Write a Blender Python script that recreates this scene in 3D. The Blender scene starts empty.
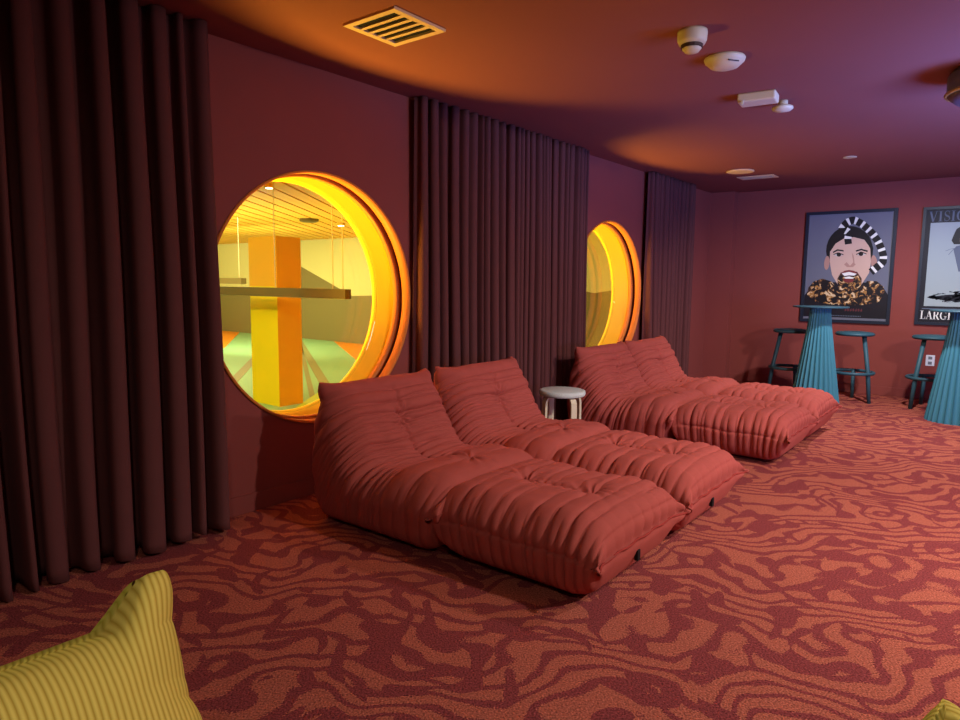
import bpy, bmesh, math, random
import numpy as np
from mathutils import Vector, Matrix
random.seed(7)
C = bpy.context.scene.collection
PI = math.pi

# ------------------------------------------------------------ materials
def lin(c):
    return tuple(((v/255)/12.92 if v/255 <= .04045 else ((v/255+.055)/1.055)**2.4) for v in c)

def mat(name, col, rough=.8, metal=0., spec=.3, noise=0., nscale=30., bump=0., bscale=60., emit=None, sheen=0.):
    m = bpy.data.materials.new(name); m.use_nodes = True
    nt = m.node_tree; b = nt.nodes['Principled BSDF']
    c = lin(col)
    b.inputs['Base Color'].default_value = (*c, 1)
    b.inputs['Roughness'].default_value = rough
    b.inputs['Metallic'].default_value = metal
    b.inputs['Specular IOR Level'].default_value = spec
    if sheen:
        b.inputs['Sheen Weight'].default_value = sheen
        b.inputs['Sheen Roughness'].default_value = .5
        b.inputs['Sheen Tint'].default_value = (*[min(1, v*2.2+.05) for v in c], 1)
    if noise or bump:
        tc = nt.nodes.new('ShaderNodeTexCoord')
    if noise:
        n = nt.nodes.new('ShaderNodeTexNoise'); n.inputs['Scale'].default_value = nscale; n.inputs['Detail'].default_value = 4
        nt.links.new(tc.outputs['Object'], n.inputs['Vector'])
        r = nt.nodes.new('ShaderNodeMix'); r.data_type = 'RGBA'
        r.inputs['A'].default_value = (*[v*(1-noise) for v in c], 1)
        r.inputs['B'].default_value = (*[min(1, v*(1+noise)) for v in c], 1)
        nt.links.new(n.outputs['Fac'], r.inputs['Factor'])
        nt.links.new(r.outputs['Result'], b.inputs['Base Color'])
    if bump:
        n2 = nt.nodes.new('ShaderNodeTexNoise'); n2.inputs['Scale'].default_value = bscale; n2.inputs['Detail'].default_value = 3
        nt.links.new(tc.outputs['Object'], n2.inputs['Vector'])
        bp = nt.nodes.new('ShaderNodeBump'); bp.inputs['Strength'].default_value = bump; bp.inputs['Distance'].default_value = .004
        nt.links.new(n2.outputs['Fac'], bp.inputs['Height'])
        nt.links.new(bp.outputs['Normal'], b.inputs['Normal'])
    if emit:
        b.inputs['Emission Color'].default_value = (*lin(emit[0]), 1)
        b.inputs['Emission Strength'].default_value = emit[1]
    return m

def mathn(nt, op, a, b=None, c=None):
    n = nt.nodes.new('ShaderNodeMath'); n.operation = op
    for i, v in enumerate((a, b, c)):
        if v is None: continue
        if isinstance(v, (int, float)): n.inputs[i].default_value = v
        else: nt.links.new(v, n.inputs[i])
    return n.outputs[0]

def carpet_mat():
    m = bpy.data.materials.new('zebra_carpet'); m.use_nodes = True
    nt = m.node_tree; b = nt.nodes['Principled BSDF']
    tc = nt.nodes.new('ShaderNodeTexCoord')
    mp = nt.nodes.new('ShaderNodeMapping'); mp.inputs['Scale'].default_value = (1.3, 1.3, 1.3); mp.inputs['Rotation'].default_value = (0, 0, math.radians(-38))
    nt.links.new(tc.outputs['Object'], mp.inputs['Vector'])
    sp = nt.nodes.new('ShaderNodeSeparateXYZ'); nt.links.new(mp.outputs['Vector'], sp.inputs[0])
    n1 = nt.nodes.new('ShaderNodeTexNoise'); n1.inputs['Scale'].default_value = 1.75; n1.inputs['Detail'].default_value = .0
    n1.inputs['Distortion'].default_value = .35
    nt.links.new(mp.outputs['Vector'], n1.inputs['Vector'])
    n3 = nt.nodes.new('ShaderNodeTexNoise'); n3.inputs['Scale'].default_value = 5.5; n3.inputs['Detail'].default_value = .5
    nt.links.new(mp.outputs['Vector'], n3.inputs['Vector'])
    ph = mathn(nt, 'MULTIPLY', sp.outputs['Y'], 2*PI/.155)
    ph = mathn(nt, 'ADD', ph, mathn(nt, 'MULTIPLY', n1.outputs['Fac'], 36.))
    ph = mathn(nt, 'ADD', ph, mathn(nt, 'MULTIPLY', n3.outputs['Fac'], 8.5))
    s = mathn(nt, 'SINE', ph)
    n4 = nt.nodes.new('ShaderNodeTexNoise'); n4.inputs['Scale'].default_value = 6.5; n4.inputs['Detail'].default_value = .0
    mp4 = nt.nodes.new('ShaderNodeMapping'); mp4.inputs['Location'].default_value = (7, 3, 1)
    nt.links.new(mp.outputs['Vector'], mp4.inputs['Vector']); nt.links.new(mp4.outputs['Vector'], n4.inputs['Vector'])
    n5 = nt.nodes.new('ShaderNodeTexNoise'); n5.inputs['Scale'].default_value = 3.4; n5.inputs['Detail'].default_value = .0
    nt.links.new(mp4.outputs['Vector'], n5.inputs['Vector'])
    ph2 = mathn(nt, 'MULTIPLY_ADD', sp.outputs['X'], 2*PI/.36, mathn(nt, 'MULTIPLY', n5.outputs['Fac'], 22.))
    cr_ = mathn(nt, 'MULTIPLY', mathn(nt, 'SUBTRACT', .62, mathn(nt, 'SINE', ph2)), 3.2)
    cr_ = mathn(nt, 'ADD', cr_, mathn(nt, 'MULTIPLY', mathn(nt, 'SUBTRACT', .535, n4.outputs['Fac']), 16.))
    s = mathn(nt, 'MINIMUM', mathn(nt, 'ADD', s, .52), cr_)
    s = mathn(nt, 'MINIMUM', mathn(nt, 'MAXIMUM', s, -1.), 1.)
    # fine pile speckle shared by colour, edge and bump
    pl = nt.nodes.new('ShaderNodeTexNoise'); pl.inputs['Scale'].default_value = 120; pl.inputs['Detail'].default_value = 2
    nt.links.new(mp.outputs['Vector'], pl.inputs['Vector'])
    s2 = mathn(nt, 'ADD', s, mathn(nt, 'MULTIPLY', mathn(nt, 'SUBTRACT', pl.outputs['Fac'], .5), 1.6))
    rp = nt.nodes.new('ShaderNodeValToRGB')
    rp.color_ramp.elements[0].position = .50; rp.color_ramp.elements[1].position = .62
    rp.color_ramp.elements[0].color = (0, 0, 0, 1); rp.color_ramp.elements[1].color = (1, 1, 1, 1)
    nt.links.new(mathn(nt, 'MULTIPLY_ADD', s2, .5, .5), rp.inputs['Fac'])
    mx = nt.nodes.new('ShaderNodeMix'); mx.data_type = 'RGBA'
    mx.inputs['A'].default_value = (*lin((130, 58, 57)), 1)
    mx.inputs['B'].default_value = (*lin((166, 88, 70)), 1)
    nt.links.new(rp.outputs['Color'], mx.inputs['Factor'])
    hv = nt.nodes.new('ShaderNodeHueSaturation')
    nt.links.new(mx.outputs['Result'], hv.inputs['Color'])
    nt.links.new(mathn(nt, 'MULTIPLY_ADD', pl.outputs['Fac'], 2.8, -.36), hv.inputs['Value'])
    nt.links.new(hv.outputs['Color'], b.inputs['Base Color'])
    b.inputs['Roughness'].default_value = 1.; b.inputs['Specular IOR Level'].default_value = .05
    bp = nt.nodes.new('ShaderNodeBump'); bp.inputs['Strength'].default_value = .6; bp.inputs['Distance'].default_value = .006
    nt.links.new(pl.outputs['Fac'], bp.inputs['Height']); nt.links.new(bp.outputs['Normal'], b.inputs['Normal'])
    return m

def corduroy_mat():
    m = mat('yellow_corduroy', (214, 172, 32), .85, spec=.15, sheen=.25)
    nt = m.node_tree; b = nt.nodes['Principled BSDF']
    uv = nt.nodes.new('ShaderNodeUVMap'); sp = nt.nodes.new('ShaderNodeSeparateXYZ')
    nt.links.new(uv.outputs['UV'], sp.inputs[0])
    s = mathn(nt, 'SINE', mathn(nt, 'MULTIPLY', sp.outputs['X'], 2*PI/.0092))
    h = mathn(nt, 'POWER', mathn(nt, 'MULTIPLY_ADD', s, .5, .5), .6)
    bp = nt.nodes.new('ShaderNodeBump'); bp.inputs['Strength'].default_value = .6; bp.inputs['Distance'].default_value = .0014
    nt.links.new(h, bp.inputs['Height']); nt.links.new(bp.outputs['Normal'], b.inputs['Normal'])
    mx = nt.nodes.new('ShaderNodeMix'); mx.data_type = 'RGBA'
    mx.inputs['A'].default_value = (*lin((186, 150, 56)), 1); mx.inputs['B'].default_value = (*lin((228, 200, 96)), 1)
    nt.links.new(h, mx.inputs['Factor']); nt.links.new(mx.outputs['Result'], b.inputs['Base Color'])
    return m

def glass_mat():
    m = bpy.data.materials.new('window_glass'); m.use_nodes = True
    nt = m.node_tree; nt.nodes.remove(nt.nodes['Principled BSDF'])
    out = nt.nodes['Material Output']
    t = nt.nodes.new('ShaderNodeBsdfTransparent'); t.inputs[0].default_value = (.95, .97, .93, 1)
    g = nt.nodes.new('ShaderNodeBsdfGlossy'); g.inputs['Roughness'].default_value = .02
    f = nt.nodes.new('ShaderNodeFresnel'); f.inputs['IOR'].default_value = 1.45
    x = nt.nodes.new('ShaderNodeMixShader')
    nt.links.new(mathn(nt, 'MULTIPLY', f.outputs[0], .28), x.inputs[0]); nt.links.new(t.outputs[0], x.inputs[1]); nt.links.new(g.outputs[0], x.inputs[2])
    nt.links.new(x.outputs[0], out.inputs['Surface'])
    return m

M = dict(
    wall=mat('oxblood_wall_paint', (138, 66, 60), .75, spec=.2, noise=.06, nscale=3, bump=.08, bscale=200),
    ceil=mat('oxblood_ceiling_paint', (134, 74, 66), .8, spec=.15, noise=.04, nscale=2),
    carpet=carpet_mat(),
    curtain=mat('maroon_curtain_cloth', (96, 52, 50), .85, spec=.15, noise=.08, nscale=12, bump=.15, bscale=400, sheen=.1),
    red=mat('brick_red_suede', (168, 78, 68), .9, spec=.12, noise=.10, nscale=14, bump=.12, bscale=160, sheen=.12),
    redseam=mat('brick_red_seam', (150, 55, 48), .9, spec=.1),
    redbase=mat('dark_red_base_cloth', (105, 30, 34), .95, spec=.05),
    black=mat('black_cloth', (16, 14, 15), .7),
    yellow=corduroy_mat(),
    rim=mat('orange_rim_paint', (214, 120, 44), .55, spec=.3),
    groove=mat('dark_red_groove', (96, 34, 28), .7),
    reveal=mat('yellow_reveal_paint', (244, 188, 30), .6, spec=.3),
    glass=glass_mat(),
    felt=mat('light_grey_felt', (204, 206, 196), .95, noise=.18, nscale=90, bump=.5, bscale=300),
    birch=mat('birch_wood', (214, 196, 164), .55, noise=.08, nscale=20),
    teal=mat('teal_table_paint', (58, 118, 136), .6, spec=.3),
    tealdark=mat('dark_teal_metal', (48, 84, 98), .5, spec=.35),
    cream=mat('cream_plastic', (196, 176, 146), .5),
    creamdark=mat('vent_shadow_metal', (70, 50, 42), .6),
    beige=mat('beige_metal', (222, 184, 140), .5),
    hole=mat('vent_cavity_shade', (14, 10, 10), .9),
    frame=mat('black_blue_frame', (30, 36, 50), .4, spec=.4),
    outlet=mat('white_plastic', (226, 228, 236), .4),
    slot=mat('grey_slot', (120, 122, 130), .5),
    pale=mat('pale_lime_wall', (226, 214, 120), .8, noise=.03),
    olive=mat('olive_wall', (138, 122, 58), .8, noise=.03),
    slat=mat('yellow_slat', (240, 180, 52), .6),
    slatgap=mat('orange_slat_backing', (222, 150, 40), .7),
    green=mat('mint_floor', (150, 198, 124), .6, noise=.04),
    orange=mat('orange_floor', (240, 150, 24), .6),
    lime=mat('lime_floor', (190, 214, 40), .6),
    line=mat('tan_floor_line', (150, 150, 80), .6),
    colyel=mat('lamplit_yellow_column', (250, 222, 12), .6),
    colora=mat('orange_column', (248, 184, 34), .6),
    beam=mat('olive_lamp_housing', (112, 96, 44), .5),
    beamlens=mat('milky_lens', (196, 186, 120), .4),
    wire=mat('pale_wire', (220, 210, 150), .4),
    spotglow=mat('bright_spot_glow', (255, 250, 230), .4, emit=((255, 246, 220), 6.)),
    drum=mat('dusky_drum', (96, 84, 100), .5),
    drumrim=mat('brass_drum_rim', (190, 160, 96), .4, metal=.6),
)

# ------------------------------------------------------------ helpers
def obj(name, bm, m, parent=None, smooth=False):
    me = bpy.data.meshes.new(name)
    bm.normal_update(); bm.to_mesh(me); bm.free()
    for x in (m if isinstance(m, (list, tuple)) else [m]): me.materials.append(x)
    if smooth:
        for p in me.polygons: p.use_smooth = True
    o = bpy.data.objects.new(name, me); C.objects.link(o)
    if parent: o.parent = parent
    return o

def tag(o, label=None, cat=None, group=None, kind=None):
    if label: o['label'] = label
    if cat: o['category'] = cat
    if group: o['group'] = group
    if kind: o['kind'] = kind
    return o

def thing(name, label, cat, loc=(0, 0, 0), rz=0, group=None, kind=None):
    o = bpy.data.objects.new(name, None); C.objects.link(o)
    o.location = loc; o.rotation_euler = (0, 0, rz); o.empty_display_size = .1
    return tag(o, label, cat, group, kind)

def dup(root, loc, rz, label=None, group=None):
    r = root.copy(); C.objects.link(r); r.location = loc; r.rotation_euler = (0, 0, rz)
    if label: r['label'] = label
    if group: r['group'] = group
    for ch in list(root.children):
        c = ch.copy(); C.objects.link(c); c.parent = r
        for g in ch.children:
            d = g.copy(); C.objects.link(d); d.parent = c
    return r

def bx(bm, x0, x1, y0, y1, z0, z1, mi=0, bev=0):
    vs = [bm.verts.new((x, y, z)) for x in (x0, x1) for y in (y0, y1) for z in (z0, z1)]
    fs = []
    for q in ((0, 1, 3, 2), (4, 6, 7, 5), (0, 4, 5, 1), (2, 3, 7, 6), (0, 2, 6, 4), (1, 5, 7, 3)):
        f = bm.faces.new([vs[i] for i in q]); f.material_index = mi; fs.append(f)
    if bev:
        es = list({e for f in fs for e in f.edges})
        r = bmesh.ops.bevel(bm, geom=es, offset=bev, segments=2, affect='EDGES', profile=.5)
        for f in r['faces']: f.material_index = mi
    return bm

def box(name, x0, x1, y0, y1, z0, z1, m, parent=None, bev=0):
    return obj(name, bx(bmesh.new(), x0, x1, y0, y1, z0, z1, 0, bev), m, parent)

def lathe(bm, prof, seg=48, center=(0, 0, 0), axis='z', close=True):
    """prof: list of (r, h)"""
    rings = []
    for r, h in prof:
        ring = []
        for i in range(seg):
            a = 2*PI*i/seg
            p = (r*math.cos(a), r*math.sin(a), h)
            if axis == 'x': p = (h, r*math.cos(a), r*math.sin(a))
            ring.append(bm.verts.new((p[0]+center[0], p[1]+center[1], p[2]+center[2])))
        rings.append(ring)
    for a, b in zip(rings, rings[1:]):
        for i in range(seg):
            j = (i+1) % seg
            bm.faces.new((a[i], a[j], b[j], b[i]))
    if close:
        bm.faces.new(rings[0][::-1]); bm.faces.new(rings[-1])
    return bm

def tube(bm, pts, r, seg=12, cap=True):
    pts = [Vector(p) for p in pts]; rings = []
    n = len(pts)
    for i, p in enumerate(pts):
        d = (pts[min(i+1, n-1)]-pts[max(i-1, 0)]).normalized()
        ref = Vector((0, 0, 1)) if abs(d.z) < .9 else Vector((1, 0, 0))
        a = d.cross(ref).normalized(); b = d.cross(a).normalized()
        rr = r[i] if isinstance(r, (list, tuple)) else r
        rings.append([bm.verts.new(p+rr*(math.cos(2*PI*k/seg)*a+math.sin(2*PI*k/seg)*b)) for k in range(seg)])
    for a, b in zip(rings, rings[1:]):
        for i in range(seg):
            j = (i+1) % seg; bm.faces.new((a[i], a[j], b[j], b[i]))
    if cap:
        bm.faces.new(rings[0][::-1]); bm.faces.new(rings[-1])
    return bm

def torus(bm, R, r, z, seg=48, rs=10, center=(0, 0)):
    rings = []
    for i in range(seg):
        a = 2*PI*i/seg
        rings.append([bm.verts.new((center[0]+(R+r*math.cos(2*PI*k/rs))*math.cos(a), center[1]+(R+r*math.cos(2*PI*k/rs))*math.sin(a), z+r*math.sin(2*PI*k/rs))) for k in range(rs)])
    for i in range(seg):
        a, b = rings[i], rings[(i+1) % seg]
        for k in range(rs):
            l = (k+1) % rs; bm.faces.new((a[k], b[k], b[l], a[l]))
    return bm

# ------------------------------------------------------------ camera (solved from the photograph)
CAM = dict(f=670.3695, yaw=.66673, pitch=.114836, roll=.010851, x=3.12529, h=1.23741)
cam = bpy.data.cameras.new('camera'); co = bpy.data.objects.new('camera', cam); C.objects.link(co)
cam.sensor_width = 36; cam.lens = CAM['f']/960*36; cam.clip_start = .02
y_, p_, r_ = CAM['yaw'], CAM['pitch'], CAM['roll']
fw = Vector((-math.sin(y_)*math.cos(p_), math.cos(y_)*math.cos(p_), -math.sin(p_)))
rt = Vector((math.cos(y_), math.sin(y_), 0)); up = rt.cross(fw)
rt2 = math.cos(r_)*rt+math.sin(r_)*up; up2 = -math.sin(r_)*rt+math.cos(r_)*up
co.matrix_world = Matrix(((rt2.x, up2.x, -fw.x, CAM['x']), (rt2.y, up2.y, -fw.y, 0), (rt2.z, up2.z, -fw.z, CAM['h']), (0, 0, 0, 1)))
bpy.context.scene.camera = co

# ------------------------------------------------------------ room shell
H = 2.41; YB = 8.862; YF = -2.6; XR = 6.6; WT = .30
WIN = [(2.49, 1.133, .707), (6.02, 1.133, .707)]
tag(box('floor', 0, XR, YF, YB, -.06, 0, M['carpet']), 'two-tone red and orange carpet with swirling zebra stripes', 'floor', kind='structure')
tag(box('ceiling', -WT, XR+.1, YF-.1, YB+.1, H, H+.1, M['ceil']), 'smooth dark red painted ceiling', 'ceiling', kind='structure')
tag(box('wall_back', -WT, XR+.1, YB, YB+.1, -.06, H, M['wall']), 'dark red far wall carrying two framed posters', 'wall', kind='structure')
tag(box('wall_right', XR, XR+.1, YF, YB, -.06, H, M['wall']), 'dark red wall on the right side', 'wall', kind='structure')
tag(box('wall_front', 0, XR, YF-.1, YF, -.06, H, M['wall']), 'dark red wall behind the viewer', 'wall', kind='structure')

def wall_with_holes():
    bm = bmesh.new()
    S = .85; N = 96
    def rect(x, y0, y1, z0, z1, flip):
        v = [bm.verts.new((x, a, b)) for a, b in ((y0, z0), (y1, z0), (y1, z1), (y0, z1))]
        bm.faces.new(v[::-1] if flip else v)
    for x, flip in ((0., False), (-WT, True)):
        ys = YF
        for cy, cz, R in WIN:
            rect(x, ys, cy-S, 0, H, flip); rect(x, cy-S, cy+S, 0, cz-S, flip); rect(x, cy-S, cy+S, cz+S, H, flip)
            ins, outs = [], []
            for i in range(N):
                a = 2*PI*i/N; c, s = math.cos(a), math.sin(a); k = S/max(abs(c), abs(s))
                ins.append(bm.verts.new((x, cy+R*c, cz+R*s))); outs.append(bm.verts.new((x, cy+k*c, cz+k*s)))
            for i in range(N):
                j = (i+1) % N
                q = (outs[i], outs[j], ins[j], ins[i]); bm.faces.new(q[::-1] if flip else q)
            ys = cy+S
        rect(x, ys, YB, 0, H, flip)
    return bm
tag(obj('wall_left', wall_with_holes(), M['wall']), 'dark red wall pierced by two round windows', 'wall', kind='structure')
# shallow pier in the far left corner
tag(box('trim_1', 0, .30, 8.72, YB, 0, H, M['wall']), 'shallow dark red pier in the far left corner', 'wall pier', kind='structure')
tag(box('baseboard_left', 0, .012, YF, 8.72, 0, .10, M['wall'], bev=.003), 'dark red baseboard under the round windows', 'baseboard', kind='structure')
tag(box('baseboard_back', .30, XR, YB-.012, YB, 0, .10, M['wall'], bev=.003), 'dark red baseboard under the posters', 'baseboard', kind='structure')

def ring_band(bm, prof, cy, cz, seg=128):
    lathe(bm, prof, seg, (0, cy, cz), 'x', close=False); return bm
for i, (cy, cz, R) in enumerate(WIN):
    w = thing('window_%d' % (i+1), ['large round porthole window behind the nearer two red loungers', 'round porthole window behind the farther two red loungers'][i], 'window', (0, cy, cz), kind='structure')
    def band(name, prof, m):
        return obj(name, ring_band(bmesh.new(), prof, 0, 0), m, w, True)
    band('rim', [(R+.012, .002), (R+.012, .012), (R-.001, .012), (R-.001, -.055), (R+.0, -.056)], M['rim'])
    band('groove', [(R, -.056), (R+.03, -.058), (R+.03, -.092), (R-.004, -.094)], M['groove'])
    band('inner_ring', [(R+.02, -.092), (R-.012, -.093), (R-.012, -.128), (R+.004, -.130)], M['rim'])
    band('reveal', [(R+.004, -.131), (R-.006, -.134), (R-.006, -.30), (R-.02, -.30), (R-.02, -.325), (R+.05, -.325)], M['reveal'])
    g = bmesh.new(); lathe(g, [(R-.012, -.292), (R-.012, -.286)], 128, (0, 0, 0), 'x')
    obj('glass_pane', g, M['glass'], w)

# ------------------------------------------------------------ the bright hall beyond the windows
AY = 9.0; AX0 = -13.5; AY0 = -2.5; AH = 2.09
def flat(bm, pts, mi=0):
    f = bm.faces.new([bm.verts.new(p) for p in pts]); f.material_index = mi
def slab_poly(bm, pts2, z0, z1, mi):
    a = [bm.verts.new((x, y, z0)) for x, y in pts2]; b = [bm.verts.new((x, y, z1)) for x, y in pts2]
    n = len(a)
    for i in range(n):
        j = (i+1) % n; f = bm.faces.new((a[i], a[j], b[j], b[i])); f.material_index = mi
    f = bm.faces.new(b); f.material_index = mi
    f = bm.faces.new(a[::-1]); f.material_index = mi
bm = bmesh.new()
bx(bm, AX0, -WT-.03, AY0, AY, -.06, 0, 0)
def strip(a, b, w, mi, z=.004):
    a, b = Vector(a), Vector(b); d = (b-a).normalized(); n = Vector((-d.y, d.x))*w/2
    slab_poly(bm, [(a+n)[:], (b+n)[:], (b-n)[:], (a-n)[:]], 0, z, mi)
strip((-8.6, 8.7), (-1.9, 4.2), .12, 3); strip((-7.6, 8.0), (-1.6, 3.7), .06, 3)
strip((-6.6, 6.4), (-2.9, 3.4), .12, 3); strip((-11.4, 8.9), (-3.7, 3.0), .05, 3)
slab_poly(bm, [(-7.75, 8.95), (-4.6, 6.85), (-4.2, 8.95)], 0, .005, 1)
slab_poly(bm, [(-12.2, 8.95), (-11.2, 8.95), (-8.1, 6.70), (-9.0, 6.3)], 0, .005, 1)
slab_poly(bm, [(-2.9, 4.75), (-1.5, 4.1), (-2.0, 3.6)], 0, .005, 2)
tag(obj('floor_atrium', bm, [M['green'], M['orange'], M['lime'], M['line']]), 'mint green floor with orange triangles seen through the nearer round window', 'floor', kind='structure')
bm = bmesh.new()
bx(bm, AX0, -WT-.03, AY, AY+.1, -.06, AH+.2, 0)
top = [(-12.9, 1.00), (-8.95, 1.02), (-8.95, 1.57), (-7.23, .945), (-1.97, 1.13), (-1.79, 1.10), (-1.45, 1.15), (-.35, 1.25)]
lo = [bm.verts.new((x, AY-.012, 0)) for x, z in top]; hi = [bm.verts.new((x, AY-.012, z)) for x, z in top]; hb = [bm.verts.new((x, AY, z)) for x, z in top]
for i in range(len(top)-1):
    f = bm.faces.new((lo[i], lo[i+1], hi[i+1], hi[i])); f.material_index = 1
    f = bm.faces.new((hi[i], hi[i+1], hb[i+1], hb[i])); f.material_index = 1
tag(obj('wall_atrium', bm, [M['pale'], M['olive']]), 'pale lime wall with an olive lower panel beyond the round windows', 'wall', kind='structure')
tag(box('wall_atrium_end', AX0-.1, AX0, AY0, AY+.1, -.06, AH+.2, M['pale']), 'pale wall closing the hall beyond the windows', 'wall', kind='structure')
tag(box('wall_atrium_front', AX0, -WT-.03, AY0-.1, AY0, -.06, AH+.2, M['pale']), 'pale near wall of the hall beyond the windows', 'wall', kind='structure')
bm = bmesh.new()
bx(bm, AX0, -WT-.03, AY0, AY, AH+.06, AH+.2, 1)
ang = math.radians(38); dv = Vector((-math.sin(ang), math.cos(ang))); nv = Vector((math.cos(ang), math.sin(ang)))
def clip_line(off):
    ts = []
    p = nv*off
    lo_, hi_ = -99, 99
    for k, (a, b) in enumerate(((AX0, -WT-.04), (AY0, AY))):
        t0, t1 = (a-p[k])/dv[k], (b-p[k])/dv[k]
        lo_, hi_ = max(lo_, min(t0, t1)), min(hi_, max(t0, t1))
    return (p+dv*lo_, p+dv*hi_) if hi_-lo_ > .3 else None
off = -12.
while off < 8:
    q = clip_line(off)
    if q:
        a, b = q; n = nv*.085
        a = a+dv*.05; b = b-dv*.05
        vs = [bm.verts.new((*(pp), z)) for z in (AH, AH+.06) for pp in (a+n, b+n, b-n, a-n)]
        for f in ((0, 1, 2, 3), (4, 7, 6, 5), (0, 4, 5, 1), (1, 5, 6, 2), (2, 6, 7, 3), (3, 7, 4, 0)): bm.faces.new([vs[k] for k in f]).material_index = 0
    off += .20
tag(obj('ceiling_atrium', bm, [M['slat'], M['slatgap']]), 'yellow ceiling of diagonal slats seen through the nearer round window', 'ceiling', kind='structure')
t = thing('square_column', 'square column, painted lamplit yellow on one side and orange on the other, seen through nearer window', 'column', (-2.68, 4.03, 0))
bm = bmesh.new(); bx(bm, -.225, .23, -.13, .15, 0, 1.655)
for f in bm.faces:
    if f.normal.length == 0: f.normal_update()
    c = f.calc_center_median()
    f.material_index = 1 if c.x > .2 else 0  # lamplit yellow is put into the face colour; right face orange
obj('shaft', bm, [M['colyel'], M['colora']], t)
box('upper_unlit_skin', -.228, .233, -.133, .153, 1.18, 1.66, M['colora'], t)  # added skin, coloured orange for the shaft above the lamp's light
# hanging lamps
t = thing('linear_pendant_lamp', 'long olive bar lamp hung on thin wires in front of square column', 'hanging lamp', (-.95, 3.5, 1.14), group='bar lamps beyond the window')
box('housing', -2.5, 0, -.03, .03, -.04, .035, M['beam'], t)
box('lens', -2.48, -.02, -.022, .022, -.044, -.0405, M['beamlens'], t)
for xx in (-.06, -.18, -.95, -1.95): obj('wire', tube(bmesh.new(), [(xx, 0, .035), (xx, 0, AH-1.14)], .004, 6), M['wire'], t)
t = thing('linear_pendant_lamp', 'short bar lamp hung at the left edge of nearer window view', 'hanging lamp', (-4.9, 5.1, 1.205), group='bar lamps beyond the window')
box('housing', -2.5, 0, -.04, .04, -.02, .06, M['beam'], t)
box('lens', -2.48, -.02, -.03, .03, -.024, -.0205, M['beamlens'], t)
for xx in (-.1, -1.2): obj('wire', tube(bmesh.new(), [(xx, 0, .06), (xx, 0, AH-1.205)], .005, 6), M['wire'], t)
def puck(name, label, cat, x, y, r, m, m2, group=None):
    t = thing(name, label, cat, (x, y, AH), group=group)
    obj('housing', lathe(bmesh.new(), [(r, 0), (r, -.035), (r*.8, -.04)], 24), m, t)
    obj('lens', lathe(bmesh.new(), [(r*.75, -.041), (r*.75, -.046)], 24), m2, t)
puck('bright_spot', 'small bright light spot at top of the nearer window view', 'ceiling light', -2.10, 3.60, .04, M['slat'], M['spotglow'], 'bright spots on the slatted ceiling')  # glowing puck added for a light spot mirrored in the glass
puck('bright_spot', 'small bright light spot on slatted ceiling above the bar lamp end', 'ceiling light', -4.7, 6.6, .06, M['slat'], M['spotglow'], 'bright spots on the slatted ceiling')  # second mirrored light spot, also added as a glowing puck
puck('ceiling_sensor', 'dark round disc on the slatted ceiling beyond the nearer window', 'ceiling sensor', -4.6, 5.95, .13, M['beam'], M['beam'])

# ------------------------------------------------------------ curtains
def curtain(name, label, y0, y1, period, amp, seed, xc=.105):
    rnd = random.Random(seed)
    folds = max(3, round((y1-y0)/period))
    wd = [rnd.uniform(.5, 1.5) for _ in range(folds)]; s = sum(wd)
    ph0 = rnd.uniform(0, 6)
    K = 14; cols = []
    acc = 0
    for i, w in enumerate(wd):
        A = rnd.uniform(.72, 1.15); lean = rnd.uniform(-.5, .5); B = rnd.uniform(.1, .34)
        for k in range(K):
            cols.append(((acc+w*k/K)/s, 2*PI*(k/K), A, lean, B, w/s))
        acc += w
    cols.append((1, 0, 1, 0, .2, wd[-1]/s))
    Z = 44; bm = bmesh.new(); grid = []
    for iz in range(Z+1):
        v = iz/Z; z = .012+(H-.018)*v
        row = []
        f = .70+.45*(1-v)**1.2             # folds open towards the hem
        for (q, a, A, lean, B, wf) in cols:
            yy = y0+(y1-y0)*q
            aa = a
            x = xc+amp*A*f*(-math.cos(aa))*(.92+.12*math.sin(3*v+7*q*folds/9+ph0))
            yy += (y1-y0)*wf*(B*math.sin(2*aa)*f*.55+.10*lean*(1-v)*math.sin(aa))
            yy += .012*(1-v)*math.sin(4*v+q*9+ph0)
            x += .02*(1-v)*math.sin(5*q+ph0)
            zz = z+(.010*math.sin(aa+1.3*lean)+.006*math.sin(11*q+ph0)+.006 if iz == 0 else 0)
            row.append(bm.verts.new((max(x, .02), yy, zz)))
        grid.append(row)
    for r0, r1 in zip(grid, grid[1:]):
        for i in range(len(r0)-1): bm.faces.new((r0[i], r0[i+1], r1[i+1], r1[i]))
    o = obj(name, bm, M['curtain'], None, True)
    md = o.modifiers.new('thickness', 'SOLIDIFY'); md.thickness = .003; md.offset = 0
    tag(o, label, 'curtain', 'maroon pleated curtains along the window wall')
curtain('pleated_curtain', 'long maroon pleated curtain nearest the viewer, left of the large round window', -.75, 1.79, .112, .075, 3, .115)
curtain('pleated_curtain', 'maroon pleated curtain between the two round windows', 3.20, 5.37, .080, .055, 5, .085)
curtain('pleated_curtain', 'narrow maroon pleated curtain beyond the farther round window', 6.70, 7.93, .082, .055, 9, .085)

# ------------------------------------------------------------ soft loungers
def cr(keys, t):
    """Catmull-Rom through keys (n,2), t array in [0,n-1]"""
    k = np.asarray(keys, float); n = len(k); i = np.clip(np.floor(t).astype(int), 0, n-2); u = (t-i)[:, None]
    p1, p2 = k[i], k[i+1]
    p0 = k[np.maximum(i-1, 0)]; p3 = k[np.minimum(i+2, n-1)]
    return .5*((2*p1)+(-p0+p2)*u+(2*p0-5*p1+4*p2-p3)*u*u+(-p0+3*p1-3*p2+p3)*u**3)

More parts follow.
